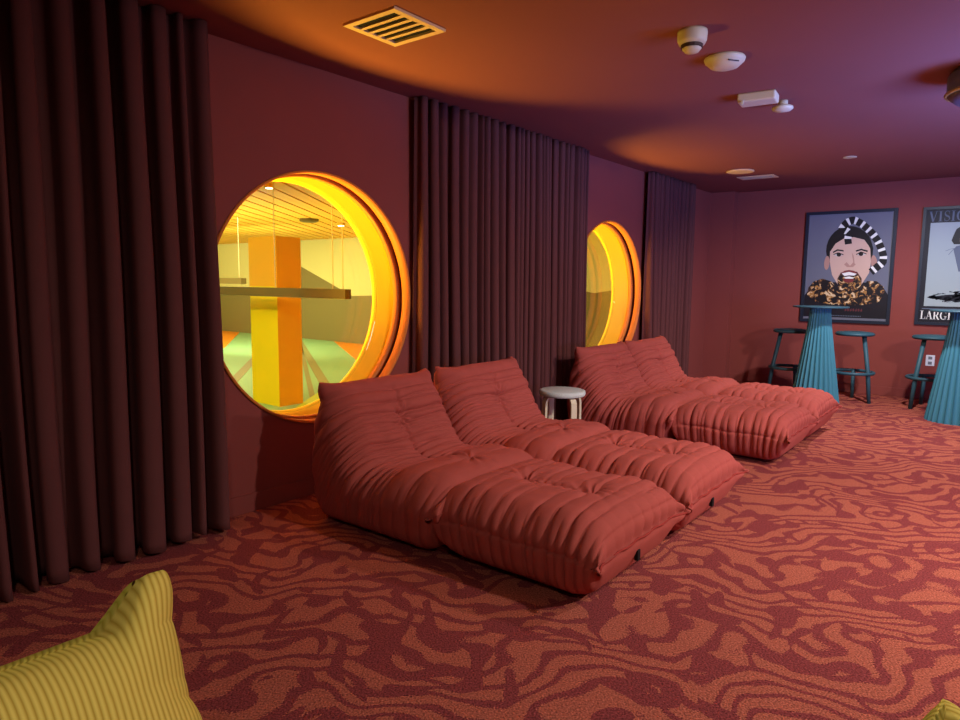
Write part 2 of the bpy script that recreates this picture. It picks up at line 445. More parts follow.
def wob(x, y, seed):
    r = np.random.RandomState(seed); o = 0
    for k in range(5):
        a, b, c = r.uniform(-1, 1), r.uniform(-1, 1), r.uniform(0, 6.28)
        o = o+np.sin((x*a+y*b)*(6+5*k)+c)/(1+.6*k)
    return o/2.2

def cushion(T, B, Wd, creases, buttons, seams, seed, ns=190, crown=.02, rmax=.15, side_seam=None, ear=0., earz=0., gather=.010, puff=.2, earx=.0, slant=0., earw=.045, earp=12, pleat=0., earr=.04, zs=1., taper=0., gper=.055, rbot=.07):
    T = np.array(T); B = np.array(B); n = len(T)
    t = np.linspace(0, n-1, 1200)
    Tc = cr(T, t); Bc = cr(B, t)
    mid = (Tc*1.0+Bc*.35)/1.35
    L = np.concatenate([[0], np.cumsum(np.linalg.norm(np.diff(mid, axis=0), axis=1))])
    ts = np.interp(np.linspace(0, L[-1], ns), L, t)
    Tc, Bc = cr(T, ts), cr(B, ts)
    S = np.concatenate([[0], np.cumsum(np.linalg.norm(np.diff(Tc, axis=0), axis=1))]); Stot = S[-1]
    W = np.interp(ts, np.arange(n), Wd)
    hvec = (Tc-Bc)/2; hh = np.linalg.norm(hvec, axis=1); ctr = (Tc+Bc)/2
    hd = hvec/np.maximum(hh, 1e-5)[:, None]
    # ring template: start bottom centre, go to +a side, top, -a side, back
    nt_, nc, nsd, nb = 92, 10, 20, 14
    P = np.zeros((ns, 0, 2))
    def seg(a0, b0, a1, b1, m):
        u = np.linspace(0, 1, m, endpoint=False)[None, :]
        return np.stack([a0[:, None]+(a1-a0)[:, None]*u, b0[:, None]+(b1-b0)[:, None]*u], -1)
    def arc(ca, cb, r, th0, th1, m):
        th = np.linspace(th0, th1, m, endpoint=False)[None, :]
        return np.stack([ca[:, None]+r[:, None]*np.cos(th), cb[:, None]+r[:, None]*np.sin(th)], -1)
    rt_ = np.minimum(rmax, hh*.93); rb = np.minimum(rbot, hh*.9)
    parts = [seg(0*W, -hh, W-rb, -hh, nb//2), arc(W-rb, -hh+rb, rb, -PI/2, 0, 6), seg(W, -hh+rb, W, hh-rt_, nsd), arc(W-rt_, hh-rt_, rt_, 0, PI/2, nc),
             seg(W-rt_, hh, -W+rt_, hh, nt_), arc(-W+rt_, hh-rt_, rt_, PI/2, PI, nc), seg(-W, hh-rt_, -W, -hh+rb, nsd), arc(-W+rb, -hh+rb, rb, PI, 1.5*PI, 6), seg(-W+rb, -hh, 0*W, -hh, nb//2)]
    P = np.concatenate(parts, 1); m = P.shape[1]
    a, b = P[..., 0], P[..., 1]
    an = a/W[:, None]; bn = b/np.maximum(hh, 1e-4)[:, None]
    b = b+crown*np.clip(1-an**2, 0, 1)*np.clip(bn, 0, 1)*np.minimum(1, hh/.06)[:, None]
    a = a+np.sign(an)*.02*np.clip(1-bn**2, 0, 1)*np.clip(np.abs(an)*3-2, 0, 1)
    a = a*(1-taper*np.clip(-bn+.1, 0, 1)**.8)
    X = ctr[:, 0, None]+hd[:, 0, None]*b
    Z = ctr[:, 1, None]+hd[:, 1, None]*b
    Y = a
    V = np.stack([X, Y, Z], -1)
    du = np.gradient(V, axis=0); dvv = np.roll(V, -1, 1)-np.roll(V, 1, 1)
    N = np.cross(du, dvv); N /= np.maximum(np.linalg.norm(N, axis=-1, keepdims=True), 1e-9)
    c0 = V-V.mean((0, 1))
    out = np.stack([hd[:, 0, None]*bn, np.broadcast_to(an, bn.shape)*1., hd[:, 1, None]*bn], -1)
    if (N*out).sum() < 0: N = -N
    Sg = S[:, None]+0*a
    rs = np.random.RandomState(seed)
    top = np.clip((bn+.95)/.5, 0, 1)                # 0 on the underside
    side = np.clip((np.abs(an)-.86)/.12, 0, 1)*np.clip(1-(bn-.75)/.25, 0, 1)
    D = 0*a
    pos = [c[0] for c in creases]
    # puffed cells between the stitched creases
    allp = np.array([0]+pos+[Stot])
    Sw = Sg+.010*wob(a, Sg, seed+1)
    lo = np.clip(np.searchsorted(allp, Sw.ravel(), side='right').reshape(Sw.shape)-1, 0, len(allp)-2)
    q = (Sw-allp[lo])/(allp[lo+1]-allp[lo]); cell = allp[lo+1]-allp[lo]
    endfade = np.clip(np.minimum(Sg, Stot-Sg)/.05, 0, 1)
    D += np.minimum(puff*cell, .022*puff/.32)*np.sqrt(np.clip(4*q*(1-q), 0, 1))*top*endfade
    for k, (c, d, w, reach) in enumerate(creases):
        # reach: how strongly it shows in the middle (1) or only at the flanks (0)
        cc = c+.013*wob(a*1.1, 0*a+k*3.1, seed+10+k)+np.sign(a)*rs.uniform(-.012, .012)*np.clip(np.abs(an)*3, 0, 1)+slant*np.abs(an)
        fade = reach+(1-reach)*np.clip((np.abs(an)-.30)/.5, 0, 1)
        D -= d*rs.uniform(.45, 1.2)*(.75+.5*wob(a*.7, 0*a+k, seed+30+k))*np.exp(-np.abs(Sg-cc)/w)*fade*top
    # gathers on the flanks
    g = np.abs(np.sin(PI*(Sg/gper+.5*wob(Sg*.8, b*1.2, seed+3))))**.6
    amp = gather*(.4+.6*np.clip(wob(Sg, b*.6, seed+4)+.6, 0, 1.3))
    D += amp*(g-.75)*side*np.clip((bn+1)/.3, 0, 1)*endfade
    if pleat:
        pf = np.abs(np.sin(PI*(a/.085+.45*wob(a*1.5, Sg*.6, seed+9))))**.5-.8
        e_ = np.clip(np.minimum(Sg, Stot-Sg)/.012, 0, 1)*np.exp(-(np.minimum(Sg, Stot-Sg)/.13)**2)
        D += pleat*pf*e_*(.5+np.clip(wob(a, Sg*.2, seed+11)+.5, 0, 1.2))
    for (s0, s1, d, w) in seams:                     # seam down the middle, puckered
        zz = a+.006*np.sin(Sg*2*PI/.05)
        inn = np.clip((Sg-s0)/.03, 0, 1)*np.clip((s1-Sg)/.03, 0, 1)*(bn > .4)
        D -= d*np.exp(-np.abs(zz)/w)*inn*(.65+.35*np.abs(np.sin(Sg*PI/.04)))
        D -= d*.6*np.exp(-(a/.09)**2)*inn
    for (s0, a0, d, rad) in buttons:
        da = a-a0; ds = Sg-s0; rr = np.sqrt(da**2+ds**2); th = np.arctan2(ds, da)
        on = (bn > .4)
        D -= d*np.exp(-(rr/rad)**1.3)*on
        D += .006*np.cos(9*th+2*wob(da*3, ds*3, seed+8))*np.exp(-(rr/(rad*2.0))**2)*np.clip(rr/.02, 0, 1)*on
    if side_seam:
        fr, d = side_seam
        hz = (bn+1)/2
        D -= d*np.exp(-np.abs(hz-fr-.03*wob(Sg, 0*a, seed+5))*hh[:, None]*2/.010)*np.clip((np.abs(an)-.85)/.1, 0, 1)
    D += .0045*wob(Sg*1.2, a*1.2, seed+6)*top*endfade + .0018*wob(Sg*4, a*4, seed+7)*top*endfade
    V = V+N*D[..., None]
    if ear or earz:
        k1 = np.exp(-(Sg/earr)**2); k2 = np.exp(-((Stot-Sg)/earw)**2); e = np.abs(an)**earp if earp < 30 else (lambda u: u*u*(3-2*u))(np.clip((np.abs(an)-.79)/.19, 0, 1))
        V[..., 1] += np.sign(an)*ear*(k1+k2)*np.abs(an)**6
        V[..., 2] += earz*k2*e
        V[..., 0] += earx*k1*np.abs(an)**8
    V[..., 2] = np.maximum(V[..., 2]*zs, .012)
    return V, S, Stot, a

def grid_mesh(name, V, uvx, uvy):
    ns, m, _ = V.shape
    verts = V.reshape(-1, 3).tolist(); faces = []
    for i in range(ns-1):
        for j in range(m):
            l = (j+1) % m
            faces.append((i*m+j, i*m+l, (i+1)*m+l, (i+1)*m+j))
    faces.append(tuple(range(m))[::-1]); faces.append(tuple((ns-1)*m+j for j in range(m)))
    me = bpy.data.meshes.new(name); me.from_pydata(verts, [], faces)
    uv = me.uv_layers.new(name='UVMap')
    ux, uy = uvx.ravel(), uvy.ravel()
    li = np.zeros(len(me.loops), int); me.loops.foreach_get('vertex_index', li)
    data = np.stack([ux[li], uy[li]], 1).ravel(); uv.data.foreach_set('uv', data.astype('f'))
    me.polygons.foreach_set('use_smooth', [True]*len(me.polygons))
    me.update()
    bm = bmesh.new(); bm.from_mesh(me); bmesh.ops.recalc_face_normals(bm, faces=bm.faces); bm.to_mesh(me); bm.free()
    return me

CT = [(.985, .245), (.985, .285), (.955, .325), (.88, .352), (.74, .355), (.59, .335), (.485, .33), (.41, .355), (.355, .42), (.31, .50), (.265, .575), (.222, .642), (.18, .685), (.13, .705), (.085, .70)]
CB = [(.983, .235), (.955, .16), (.91, .055), (.84, .015), (.69, .013), (.50, .013), (.36, .013), (.22, .013), (.07, .02), (-.01, .11), (-.035, .28), (-.015, .45), (.015, .58), (.042, .66), (.072, .69)]
CT = [(u*.925, z) for u, z in CT]; CB = [(u*.925, z) for u, z in CB]
CW = [.415, .410, .408, .408, .410, .412, .414, .414, .412, .405, .395, .382, .370, .360, .355]
def chair_mesh(name, seed, ear=.022, earz=.03, plain=False, **kw):
    cre = [(.055, .010, .012, 1), (.245, .008, .014, .15)]
    s = .40
    for k in range(9):
        cre.append((s, .026, .007, .85)); s += .046
    cre += [(.815, .028, .008, 1), (.895, .022, .007, .9), (.965, .010, .012, 1)]
    if plain: cre = [(.055, .010, .012, 1), (.25, .006, .012, .2), (.45, .012, .010, .8), (.56, .012, .010, .8), (.68, .012, .010, .8), (.84, .012, .010, .9)]
    V, S, St, a = cushion(CT, CB, CW, cre, [] if plain else [(.80, 0, .022, .06), (.40, 0, .02, .05), (.235, .0, .012, .07)], [] if plain else [(.36, .83, .024, .012), (.80, .99, .012, .010)], seed, 330, .018, .13, None, ear, earz, .018, **{**dict(puff=.24, earx=.02, slant=.03, gper=.082, taper=.05), **kw})
    return grid_mesh(name, V, a, S[:, None]+0*a)
OT = [(.80, .205), (.802, .25), (.782, .30), (.71, .338), (.60, .347), (.40, .337), (.20, .347), (.09, .338), (.018, .30), (-.002, .25), (.0, .205)]
OB = [(.799, .198), (.797, .15), (.752, .06), (.68, .024), (.60, .022), (.40, .022), (.20, .022), (.11, .024), (.032, .06), (.003, .15), (.001, .198)]
OW = [.412, .402, .396, .394, .394, .392, .394, .394, .396, .402, .412]
def ottoman_mesh(name, seed):
    cre = [(.07, .004, .012, .5)]
    s = .16
    for k in range(8):
        cre.append((s, .022, .0075, (.05, .10, .65, .0, .2, .6, .05, .1)[k])); s += .088*(1.25, .7, 1.2, .8, 1.3, .75, 1.1, 1.)[(k+seed) % 8]
    cre.append((.93, .004, .012, .5))
    V, S, St, a = cushion(OT, OB, OW, cre, [(.33, 0, .03, .07), (.66, 0, .03, .07)], [(.28, .72, .018, .014)], seed, 270, .016, .12, (.60, .014), .012, 0, .014, puff=.11, earx=.032, pleat=.008, earr=.06, taper=.07, rbot=.09)
    V[..., 1] *= min(1., .437/np.abs(V[..., 1]).max())
    return grid_mesh(name, V, a, S[:, None]+0*a)

chair_meshes = [chair_mesh('lounge_body', 21), chair_mesh('lounge_body', 45)]
ott_meshes = [ottoman_mesh('ottoman_body', 5), ottoman_mesh('ottoman_body', 77)]

def part(name, me, m, parent):
    me.materials.clear(); me.materials.append(m)
    o = bpy.data.objects.new(name, me); C.objects.link(o); o.parent = parent
    return o
def base_part(x0, x1, w, parent):
    return box('base', x0, x1, -w, w, 0, .03, M['redbase'], parent, .008)
def seam_tube(pts, parent, m):
    return obj('piping', tube(bmesh.new(), pts, .005, 8), m, parent, True)
CHX = .255; OTX = 1.203
chair_labels = ['red quilted floor lounger nearest the viewer, under the large round window',
                'red quilted floor lounger just left of the white felt stool',
                'red quilted floor lounger just right of the white felt stool, under farther window',
                'red quilted floor lounger farthest from the viewer, by the far corner']
ott_labels = ['red quilted ottoman nearest the viewer, in front of the first lounger',
              'red quilted ottoman second from viewer, touching the nearest ottoman',
              'red quilted ottoman third from viewer, across the gap from the nearest pair',
              'red quilted ottoman farthest away, nearest the teal bar tables']
ys = [2.516, 3.396, 5.16, 6.04]
for i, y in enumerate(ys):
    t = thing('floor_lounger', chair_labels[i], 'lounge chair', (CHX+(.08, .08, .045, .045)[i], y+(.015, .015, 0, 0)[i], 0), 0, 'red quilted floor loungers')
    part('quilted_body', chair_meshes[i % 2], M['red'], t)
    base_part(.16, .86, .30, t)
    for k, (s0, aa) in enumerate([(0, 0)]):
        pass
    o = thing('ottoman', ott_labels[i], 'ottoman', (OTX, y, 0), 0, 'red quilted ottomans')
    part('quilted_body', ott_meshes[i % 2], M['red'], o)
    box('base', .13, .64, -.25, .25, 0, .05, M['redbase'], o, .008)
    pts = [(.80+.004+.028*abs(k/12-1)**8, -.415+.83*k/24, .20+.004*math.sin(k*1.3)) for k in range(25)]
    seam_tube(pts, o, M['redseam'])
    if i < 2:
        l = box('fabric_tag', .786, .803, -.03, -.005, .105, .15, M['black'], o, .002)
        l['label'] = 'small black fabric tag on front seam'
# yellow corduroy loungers beside the camera
ym = chair_mesh('corduroy_body', 63, .03, .078, True, puff=.12, earw=.085, earp=30, zs=.955)
for (x, y, lab) in [(1.94, .13, 'yellow corduroy lounger with pointed corner at the lower left'), (3.025, .55, 'yellow corduroy lounger of which one pale corner shows at lower right')]:
    t = thing('corduroy_lounger', lab, 'lounge chair', (x, y, 0), 0, 'yellow corduroy loungers')
    part('quilted_body', ym, M['yellow'], t)
    base_part(.16, .86, .30, t)

# ------------------------------------------------------------ round white stool
t = thing('round_stool', 'low round stool with light grey felt seat and birch legs between the lounger pairs', 'stool', (.52, 4.32, 0))
obj('seat', lathe(bmesh.new(), [(.165, .40), (.172, .405), (.175, .42), (.172, .437), (.16, .442), (.0001, .443)], 48), M['felt'], t, True)
for k in range(4):
    a = PI/4+.35+k*PI/2; c, s = math.cos(a), math.sin(a)
    bm = bmesh.new()
    prof = [(.145, 0, .018), (.145, .30, .018), (.142, .36, .018), (.125, .39, .018), (.08, .398, .010)]
    rows = []
    for r, z, th in prof:
        rows.append([bm.verts.new((r*c+u*th*c-w*.024*s, r*s+u*th*s+w*.024*c, z)) for u, w in ((0, -1), (1, -1), (1, 1), (0, 1))])
    for r0, r1 in zip(rows, rows[1:]):
        for i in range(4):
            j = (i+1) % 4; bm.faces.new((r0[i], r0[j], r1[j], r1[i]))
    bm.faces.new(rows[0][::-1]); bm.faces.new(rows[-1])
    obj('leg', bm, M['birch'], t)

# ------------------------------------------------------------ teal bar tables
def fluted(bm, prof, flutes=26, per=8):
    seg = flutes*per; rings = []
    for r, z in prof:
        ring = []
        for i in range(seg):
            a = 2*PI*i/seg; f = (i % per)/per
            rr = r*(1-.085*abs(math.sin(PI*f))**.7) if r > .02 else r
            ring.append(bm.verts.new((rr*math.cos(a), rr*math.sin(a), z)))
        rings.append(ring)
    for a, b in zip(rings, rings[1:]):
        for i in range(seg):
            j = (i+1) % seg; bm.faces.new((a[i], a[j], b[j], b[i]))
    bm.faces.new(rings[0][::-1]); bm.faces.new(rings[-1])
    return bm
tb = thing('bar_table', 'teal fluted cone bar table in front of the portrait poster', 'bar table', (1.57, 7.74, 0), 0, 'teal fluted bar tables')
obj('fluted_base', fluted(bmesh.new(), [(.237, 0), (.234, .03), (.172, .45), (.120, .80), (.102, .96), (.102, 1.015)]), M['teal'], tb)
obj('table_top', lathe(bmesh.new(), [(.25, 1.015), (.265, 1.019), (.267, 1.027), (.263, 1.032), (.0001, 1.032)], 72), M['tealdark'], tb)
dup(tb, (2.80, 7.57, 0), .1, 'teal fluted cone bar table at right edge of the photo')

# ------------------------------------------------------------ bar stools: the rear leg runs up and carries the seat
def bar_stool(label, x, y, rz):
    t = thing('bar_stool', label, 'bar stool', (x, y, 0), rz, 'dark teal bar stools')
    obj('seat', lathe(bmesh.new(), [(.05, .705), (.17, .712), (.19, .722), (.193, .735), (.175, .75), (.10, .758), (.0001, .76)], 48), M['tealdark'], t, True)
    obj('footrest_ring', torus(bmesh.new(), .205, .017, .315), M['tealdark'], t, True)
    obj('seat_post', tube(bmesh.new(), [(.215, 0, 0), (.18, 0, .315), (.11, 0, .71)], [.019, .022, .022]), M['tealdark'], t, True)
    for k in (1, 2):
        a = k*2*PI/3
        obj('leg', tube(bmesh.new(), [(.235*math.cos(a), .235*math.sin(a), 0), (.19*math.cos(a), .19*math.sin(a), .325)], [.018, .022]), M['tealdark'], t, True)
    bm = bmesh.new()
    for k in range(3):
        a = k*2*PI/3; a2 = (k+1)*2*PI/3
    return t
b0 = bar_stool('dark teal bar stool left of the first bar table, beneath the portrait poster', 1.20, 8.16, math.radians(-155))
dup(b0, (1.83, 8.20, 0), math.radians(-25), 'dark teal bar stool in open floor between the two bar tables')
dup(b0, (2.54, 8.22, 0), math.radians(-130), 'dark teal bar stool beside the wall outlet, partly behind second bar table')

# ------------------------------------------------------------ outlet
t = thing('wall_outlet', 'white electrical outlet low on the far wall behind a bar stool', 'outlet', (2.48, YB, .437))
box('cover_plate', -.042, .042, -.008, 0, -.06, .06, M['outlet'], t, .003)
for dz in (-.028, .028): box('socket', -.018, .018, -.0095, -.0082, dz-.016, dz+.016, M['slot'], t)

# ------------------------------------------------------------ posters
def poly_obj(name, polys, y, m, parent, th=.0004):
    bm = bmesh.new()
    for P in polys:
        a = [bm.verts.new((x, y, z)) for x, z in P]; b = [bm.verts.new((x, y-th, z)) for x, z in P]
        n = len(P)
        try:
            bm.faces.new(b)
            for i in range(n):
                j = (i+1) % n; bm.faces.new((a[i], a[j], b[j], b[i]))
        except ValueError: pass
    bmesh.ops.recalc_face_normals(bm, faces=bm.faces)
    return obj(name, bm, m, parent)
def ell(cx, cz, rx, rz, n=28, rot=0, p=1.):
    o = []
    for i in range(n):
        a = 2*PI*i/n; x, z = rx*math.cos(a), rz*math.sin(a)
        o.append((cx+x*math.cos(rot)-z*math.sin(rot), cz+x*math.sin(rot)+z*math.cos(rot)))
    return o
def frame_mesh(w, h, fw_, d):
    bm = bmesh.new()
    bx(bm, 0, w, -d, 0, 0, fw_); bx(bm, 0, w, -d, 0, h-fw_, h); bx(bm, 0, fw_, -d, 0, fw_, h-fw_); bx(bm, w-fw_, w, -d, 0, fw_, h-fw_)
    return bm
PM = dict(
    grey=mat('poster_grey', (106, 106, 120), .5, noise=.12, nscale=2), dark=mat('poster_dark', (26, 22, 30), .5),
    hair=mat('print_black_hair', (24, 20, 22), .5), skin=mat('print_skin', (206, 168, 150), .5, noise=.05, nscale=8),
    skin2=mat('print_skin_shade', (178, 132, 118), .5), white=mat('print_white', (232, 228, 222), .5), lip=mat('print_lip', (120, 44, 46), .5),
    eyewhite=mat('print_eye_white', (196, 186, 180), .5), iris=mat('print_iris', (40, 28, 24), .5), gold=mat('print_gold', (176, 128, 70), .5), brown=mat('print_brown', (66, 42, 32), .5),
    sky=mat('poster_pale_blue', (158, 168, 168), .5), fur=mat('print_black_fur', (34, 34, 42), .6), dim=mat('print_dim_grey', (92, 100, 116), .5),
    redtext=mat('print_dim_red', (96, 44, 50), .5))
# portrait poster: local x 0..0.942, z 0..1.30
PW, PH = .942, 1.30
p1 = thing('framed_poster', 'framed portrait poster of a dark-haired person wearing snakes, left of two posters', 'poster', (1.124, YB, .8146), 0, 'framed posters on the far wall')
obj('frame', frame_mesh(PW, PH, .035, .03), M['frame'], p1)
pr = box('print', .03, PW-.03, -.012, 0, .03, PH-.03, PM['grey'], p1)
def U(px, pz):   # coordinates measured on the enlarged photo, straightened
    z = 1-(pz-58)/600.
    x = (px-(92-(pz-65)*.0735))/486.
    return (x*PW, z*PH)
def PX(pts): return [U(*q) for q in pts]
def E2(px, pz, rx, rz, rot=0, n=28): return PX(ell(px, pz, rx, rz, n, rot))
yy = -.0125
def lay(name, polys, m, k, joined=False):
    for P in ([polys] if joined else [[q] for q in polys]): poly_obj(name, P, yy-.0006*k, m, pr)
def leopard_mat():
    m = mat('print_leopard_scales', (176, 128, 70), .5); nt = m.node_tree; b = nt.nodes['Principled BSDF']
    tc = nt.nodes.new('ShaderNodeTexCoord'); v = nt.nodes.new('ShaderNodeTexNoise'); v.inputs['Scale'].default_value = 17; v.inputs['Distortion'].default_value = 1.2; v.inputs['Detail'].default_value = 1.5
    nt.links.new(tc.outputs['Object'], v.inputs['Vector'])
    r = nt.nodes.new('ShaderNodeValToRGB'); r.color_ramp.interpolation = 'CONSTANT'
    r.color_ramp.elements[0].color = (*lin((26, 20, 22)), 1); r.color_ramp.elements[1].position = .50; r.color_ramp.elements[1].color = (*lin((84, 54, 38)), 1)
    for p_, c_ in ((.56, (168, 118, 62)), (.63, (218, 190, 150))):
        e = r.color_ramp.elements.new(p_); e.color = (*lin(c_), 1)
    nt.links.new(v.outputs['Fac'], r.inputs['Fac']); nt.links.new(r.outputs['Color'], b.inputs['Base Color'])
    return m
PM['leopard'] = leopard_mat()
lay('dark_garment', [PX([(72, 520), (110, 470), (200, 440), (420, 440), (500, 460), (528, 505), (545, 505), (532, 630), (55, 630)])], PM['dark'], 0)
lay('hair', [E2(325, 270, 125, 130)], PM['hair'], 1)
lay('ear', [E2(204, 335, 15, 38, .1), E2(456, 335, 16, 38, -.1)], PM['skin2'], 2)
lay('face', [PX([(222, 262), (240, 222), (290, 196), (350, 196), (410, 214), (436, 262), (440, 330), (430, 390), (398, 440), (360, 500), (300, 500), (262, 450), (232, 400), (220, 330)])], PM['skin'], 3)
lay('hairline', [PX([(205, 290), (210, 240), (240, 190), (300, 165), (380, 165), (430, 195), (452, 260), (448, 300), (436, 258), (405, 215), (350, 200), (300, 204), (252, 232), (226, 270)])], PM['hair'], 4)
lay('brow', [PX([(236, 276), (262, 262), (296, 268), (296, 275), (264, 270), (240, 282)]), PX([(360, 270), (390, 262), (424, 272), (422, 280), (390, 270), (362, 277)])], PM['hair'], 4)
lay('eye', [E2(268, 292, 23, 8), E2(390, 290, 23, 8)], PM['eyewhite'], 4)
lay('iris', [E2(270, 291, 12, 11), E2(388, 289, 12, 11), PX([(240, 288), (266, 279), (296, 290), (294, 294), (266, 284), (242, 292)]), PX([(362, 290), (390, 277), (418, 288), (416, 292), (390, 282), (364, 294)])], PM['iris'], 5)
lay('nose_shade', [PX([(298, 344), (312, 332), (330, 352), (348, 332), (360, 344), (346, 358), (314, 358)]), PX([(340, 280), (350, 300), (354, 335), (348, 335), (342, 300)])], PM['skin2'], 4)
lay('open_mouth', [PX([(262, 420), (280, 388), (325, 374), (368, 384), (392, 420), (390, 470), (360, 512), (300, 512), (266, 470)])], PM['brown'], 5)
lay('lip', [PX([(276, 396), (300, 378), (325, 374), (352, 378), (376, 398), (352, 390), (325, 386), (300, 390)]), E2(322, 428, 28, 14)], PM['lip'], 7)
lay('teeth', [PX([(286, 392), (325, 384), (366, 394), (352, 404), (325, 402), (300, 406)]), PX([(300, 412), (325, 408), (350, 414), (346, 420), (304, 420)])], PM['white'], 8)
rnd = random.Random(4)
lay('scarf_snake', [PX([(92, 510), (100, 470), (130, 436), (180, 420), (230, 436), (262, 478), (300, 512), (360, 512), (392, 470), (420, 432), (470, 432), (505, 462), (512, 500), (480, 540), (420, 556), (330, 566), (220, 560), (130, 545)])], PM['leopard'], 5)
lay('mouth_snake', [PX([(262, 440), (276, 400), (300, 412), (350, 412), (378, 402), (390, 440), (384, 490), (352, 528), (300, 528), (268, 490)])], PM['leopard'], 6)
path = [(322, 236), (318, 205), (326, 175), (300, 160), (285, 150), (315, 120), (350, 108), (390, 130), (425, 160), (452, 190), (476, 225), (492, 262), (504, 300), (502, 335), (470, 360), (440, 385)]
def along(path, n):
    o = []
    L = [0]
    for a, b in zip(path, path[1:]): L.append(L[-1]+math.dist(a, b))
    for i in range(n+1):
        s = L[-1]*i/n
        for k in range(len(path)-1):
            if s <= L[k+1]+1e-6:
                u = (s-L[k])/(L[k+1]-L[k]); o.append((path[k][0]+(path[k+1][0]-path[k][0])*u, path[k][1]+(path[k+1][1]-path[k][1])*u)); break
    return o
pp = along(path, 40)
bm = bmesh.new(); sn = []
for i, (x, z) in enumerate(pp):
    q0, q1 = pp[max(i-1, 0)], pp[min(i+1, len(pp)-1)]; d = math.dist(q0, q1); nx, nz = -(q1[1]-q0[1])/d*19, (q1[0]-q0[0])/d*19
    sn.append([bm.verts.new((X_, yy-.0048, Z_)) for X_, Z_ in (U(x+nx, z+nz), U(x-nx, z-nz))])
for i in range(len(sn)-1):
    f = bm.faces.new((sn[i][0], sn[i+1][0], sn[i+1][1], sn[i][1])); f.material_index = 1 if i % 3 == 2 else 0
bmesh.ops.recalc_face_normals(bm, faces=bm.faces)
obj('banded_snake', bm, [PM['hair'], PM['white']], pr)
lay('caption_letter', [PX([(228+k*9, 618), (234+k*9, 618), (234+k*9, 623), (228+k*9, 623)]) for k in range(18)], PM['dim'], 1)
lay('script_letter', [PX([(300+k*14, 588-(k % 2)*6), (309+k*14, 578), (311+k*14, 592), (302+k*14, 596)]) for k in range(7)], PM['redtext'], 1)

# second poster, pale picture between two lines of lettering
def stroke(pts, w):
    o = []
    n = len(pts)
    for i in range(n-1):
        (x0, z0), (x1, z1) = pts[i], pts[i+1]; d = math.dist(pts[i], pts[i+1]) or 1e-6
        w0 = w[i] if isinstance(w, list) else w; w1 = w[i+1] if isinstance(w, list) else w
        nx, nz = -(z1-z0)/d/2, (x1-x0)/d/2
        o.append([(x0+nx*w0, z0+nz*w0), (x1+nx*w1, z1+nz*w1), (x1-nx*w1, z1-nz*w1), (x0-nx*w0, z0-nz*w0)])
    return o
TK, TN, SF = .17, .055, .045
def rect2(x0, x1, z0, z1): return [(x0, z0), (x1, z0), (x1, z1), (x0, z1)]
def ring2(cx, rx, a0=0, a1=360, n=32):
    o = []
    for i in range(n):
        q0, q1 = [math.radians(a0+(a1-a0)*k/n) for k in (i, i+1)]
        o.append([(cx+rx*math.cos(q0), .5+.5*math.sin(q0)), (cx+rx*math.cos(q1), .5+.5*math.sin(q1)), (cx+(rx-TK)*math.cos(q1), .5+(.5-TN)*math.sin(q1)), (cx+(rx-TK)*math.cos(q0), .5+(.5-TN)*math.sin(q0))])
    return o
def glyph(c):
    if c == 'V': return stroke([(.12, 1), (.42, 0)], TK)+stroke([(.70, 1), (.44, .04)], TN)+[rect2(0, .28, 1-SF, 1), rect2(.58, .82, 1-SF, 1)], .84
    if c == 'I': return [rect2(.1, .1+TK, 0, 1), rect2(0, .37, 0, SF), rect2(0, .37, 1-SF, 1)], .44
    if c == 'S':
        pts, w = [], []
        for i in range(33):
            u = i/32
            if u < .5: th = math.radians(20+u*2*250); p = (.29+.20*math.cos(th), .745+.225*math.sin(th))
            else: th = math.radians(90-(u-.5)*2*250); p = (.29+.22*math.cos(th), .255+.225*math.sin(th))
            pts.append(p); w.append(.055+.11*math.exp(-((u-.5)/.16)**2))
        return stroke(pts, w)+[rect2(.46, .50, .70, .98), rect2(.06, .10, .02, .32)], .62
    if c == 'O': return ring2(.42, .42), .88
    if c == 'G': return ring2(.42, .42, 45, 335)+[rect2(.58, .58+TK, .05, .42), rect2(.50, .84, .42-SF, .42), rect2(.70, .735, .68, .96)], .90
    if c == 'N': return [rect2(.12, .12+TN, 0, 1), rect2(.70, .70+TN, 0, 1), rect2(0, .3, 0, SF), rect2(.58, .88, 1-SF, 1), rect2(0, .14, 1-SF, 1)]+stroke([(.14, .98), (.72, .03)], TK), .92
    if c == 'L': return [rect2(.1, .1+TK, 0, 1), rect2(0, .37, 1-SF, 1), rect2(0, .62, 0, SF), [(.58, 0), (.64, 0), (.64, .32), (.61, .32)]], .68
    if c == 'A': return stroke([(.12, 0), (.40, .98)], TN)+stroke([(.40, 1), (.70, 0)], TK)+[rect2(.2, .58, .32, .32+SF), rect2(0, .26, 0, SF), rect2(.54, .86, 0, SF)], .86
    if c == 'R':
        o = [rect2(.1, .1+TK, 0, 1), rect2(0, .37, 0, SF), rect2(0, .34, 1-SF, 1), rect2(.2, .42, .48, .48+SF), rect2(.2, .42, 1-SF, 1)]
        for i in range(16):
            q0, q1 = [math.radians(-90+180*k/16) for k in (i, i+1)]
            o.append([(.42+.27*math.cos(q0), .74+.26*math.sin(q0)), (.42+.27*math.cos(q1), .74+.26*math.sin(q1)), (.42+.11*math.cos(q1), .74+.215*math.sin(q1)), (.42+.11*math.cos(q0), .74+.215*math.sin(q0))])
        return o+stroke([(.42, .5), (.66, .04), (.84, .02)], [TK, TK, TN]), .86
    if c == 'E': return [rect2(.1, .1+TK, 0, 1), rect2(0, .66, 0, SF), rect2(0, .64, 1-SF, 1), rect2(.2, .48, .48, .48+SF), [(.62, 0), (.68, 0), (.68, .32), (.65, .32)], [(.60, 1), (.64, 1), (.64, .72), (.61, .72)], rect2(.45, .49, .36, .66)], .74
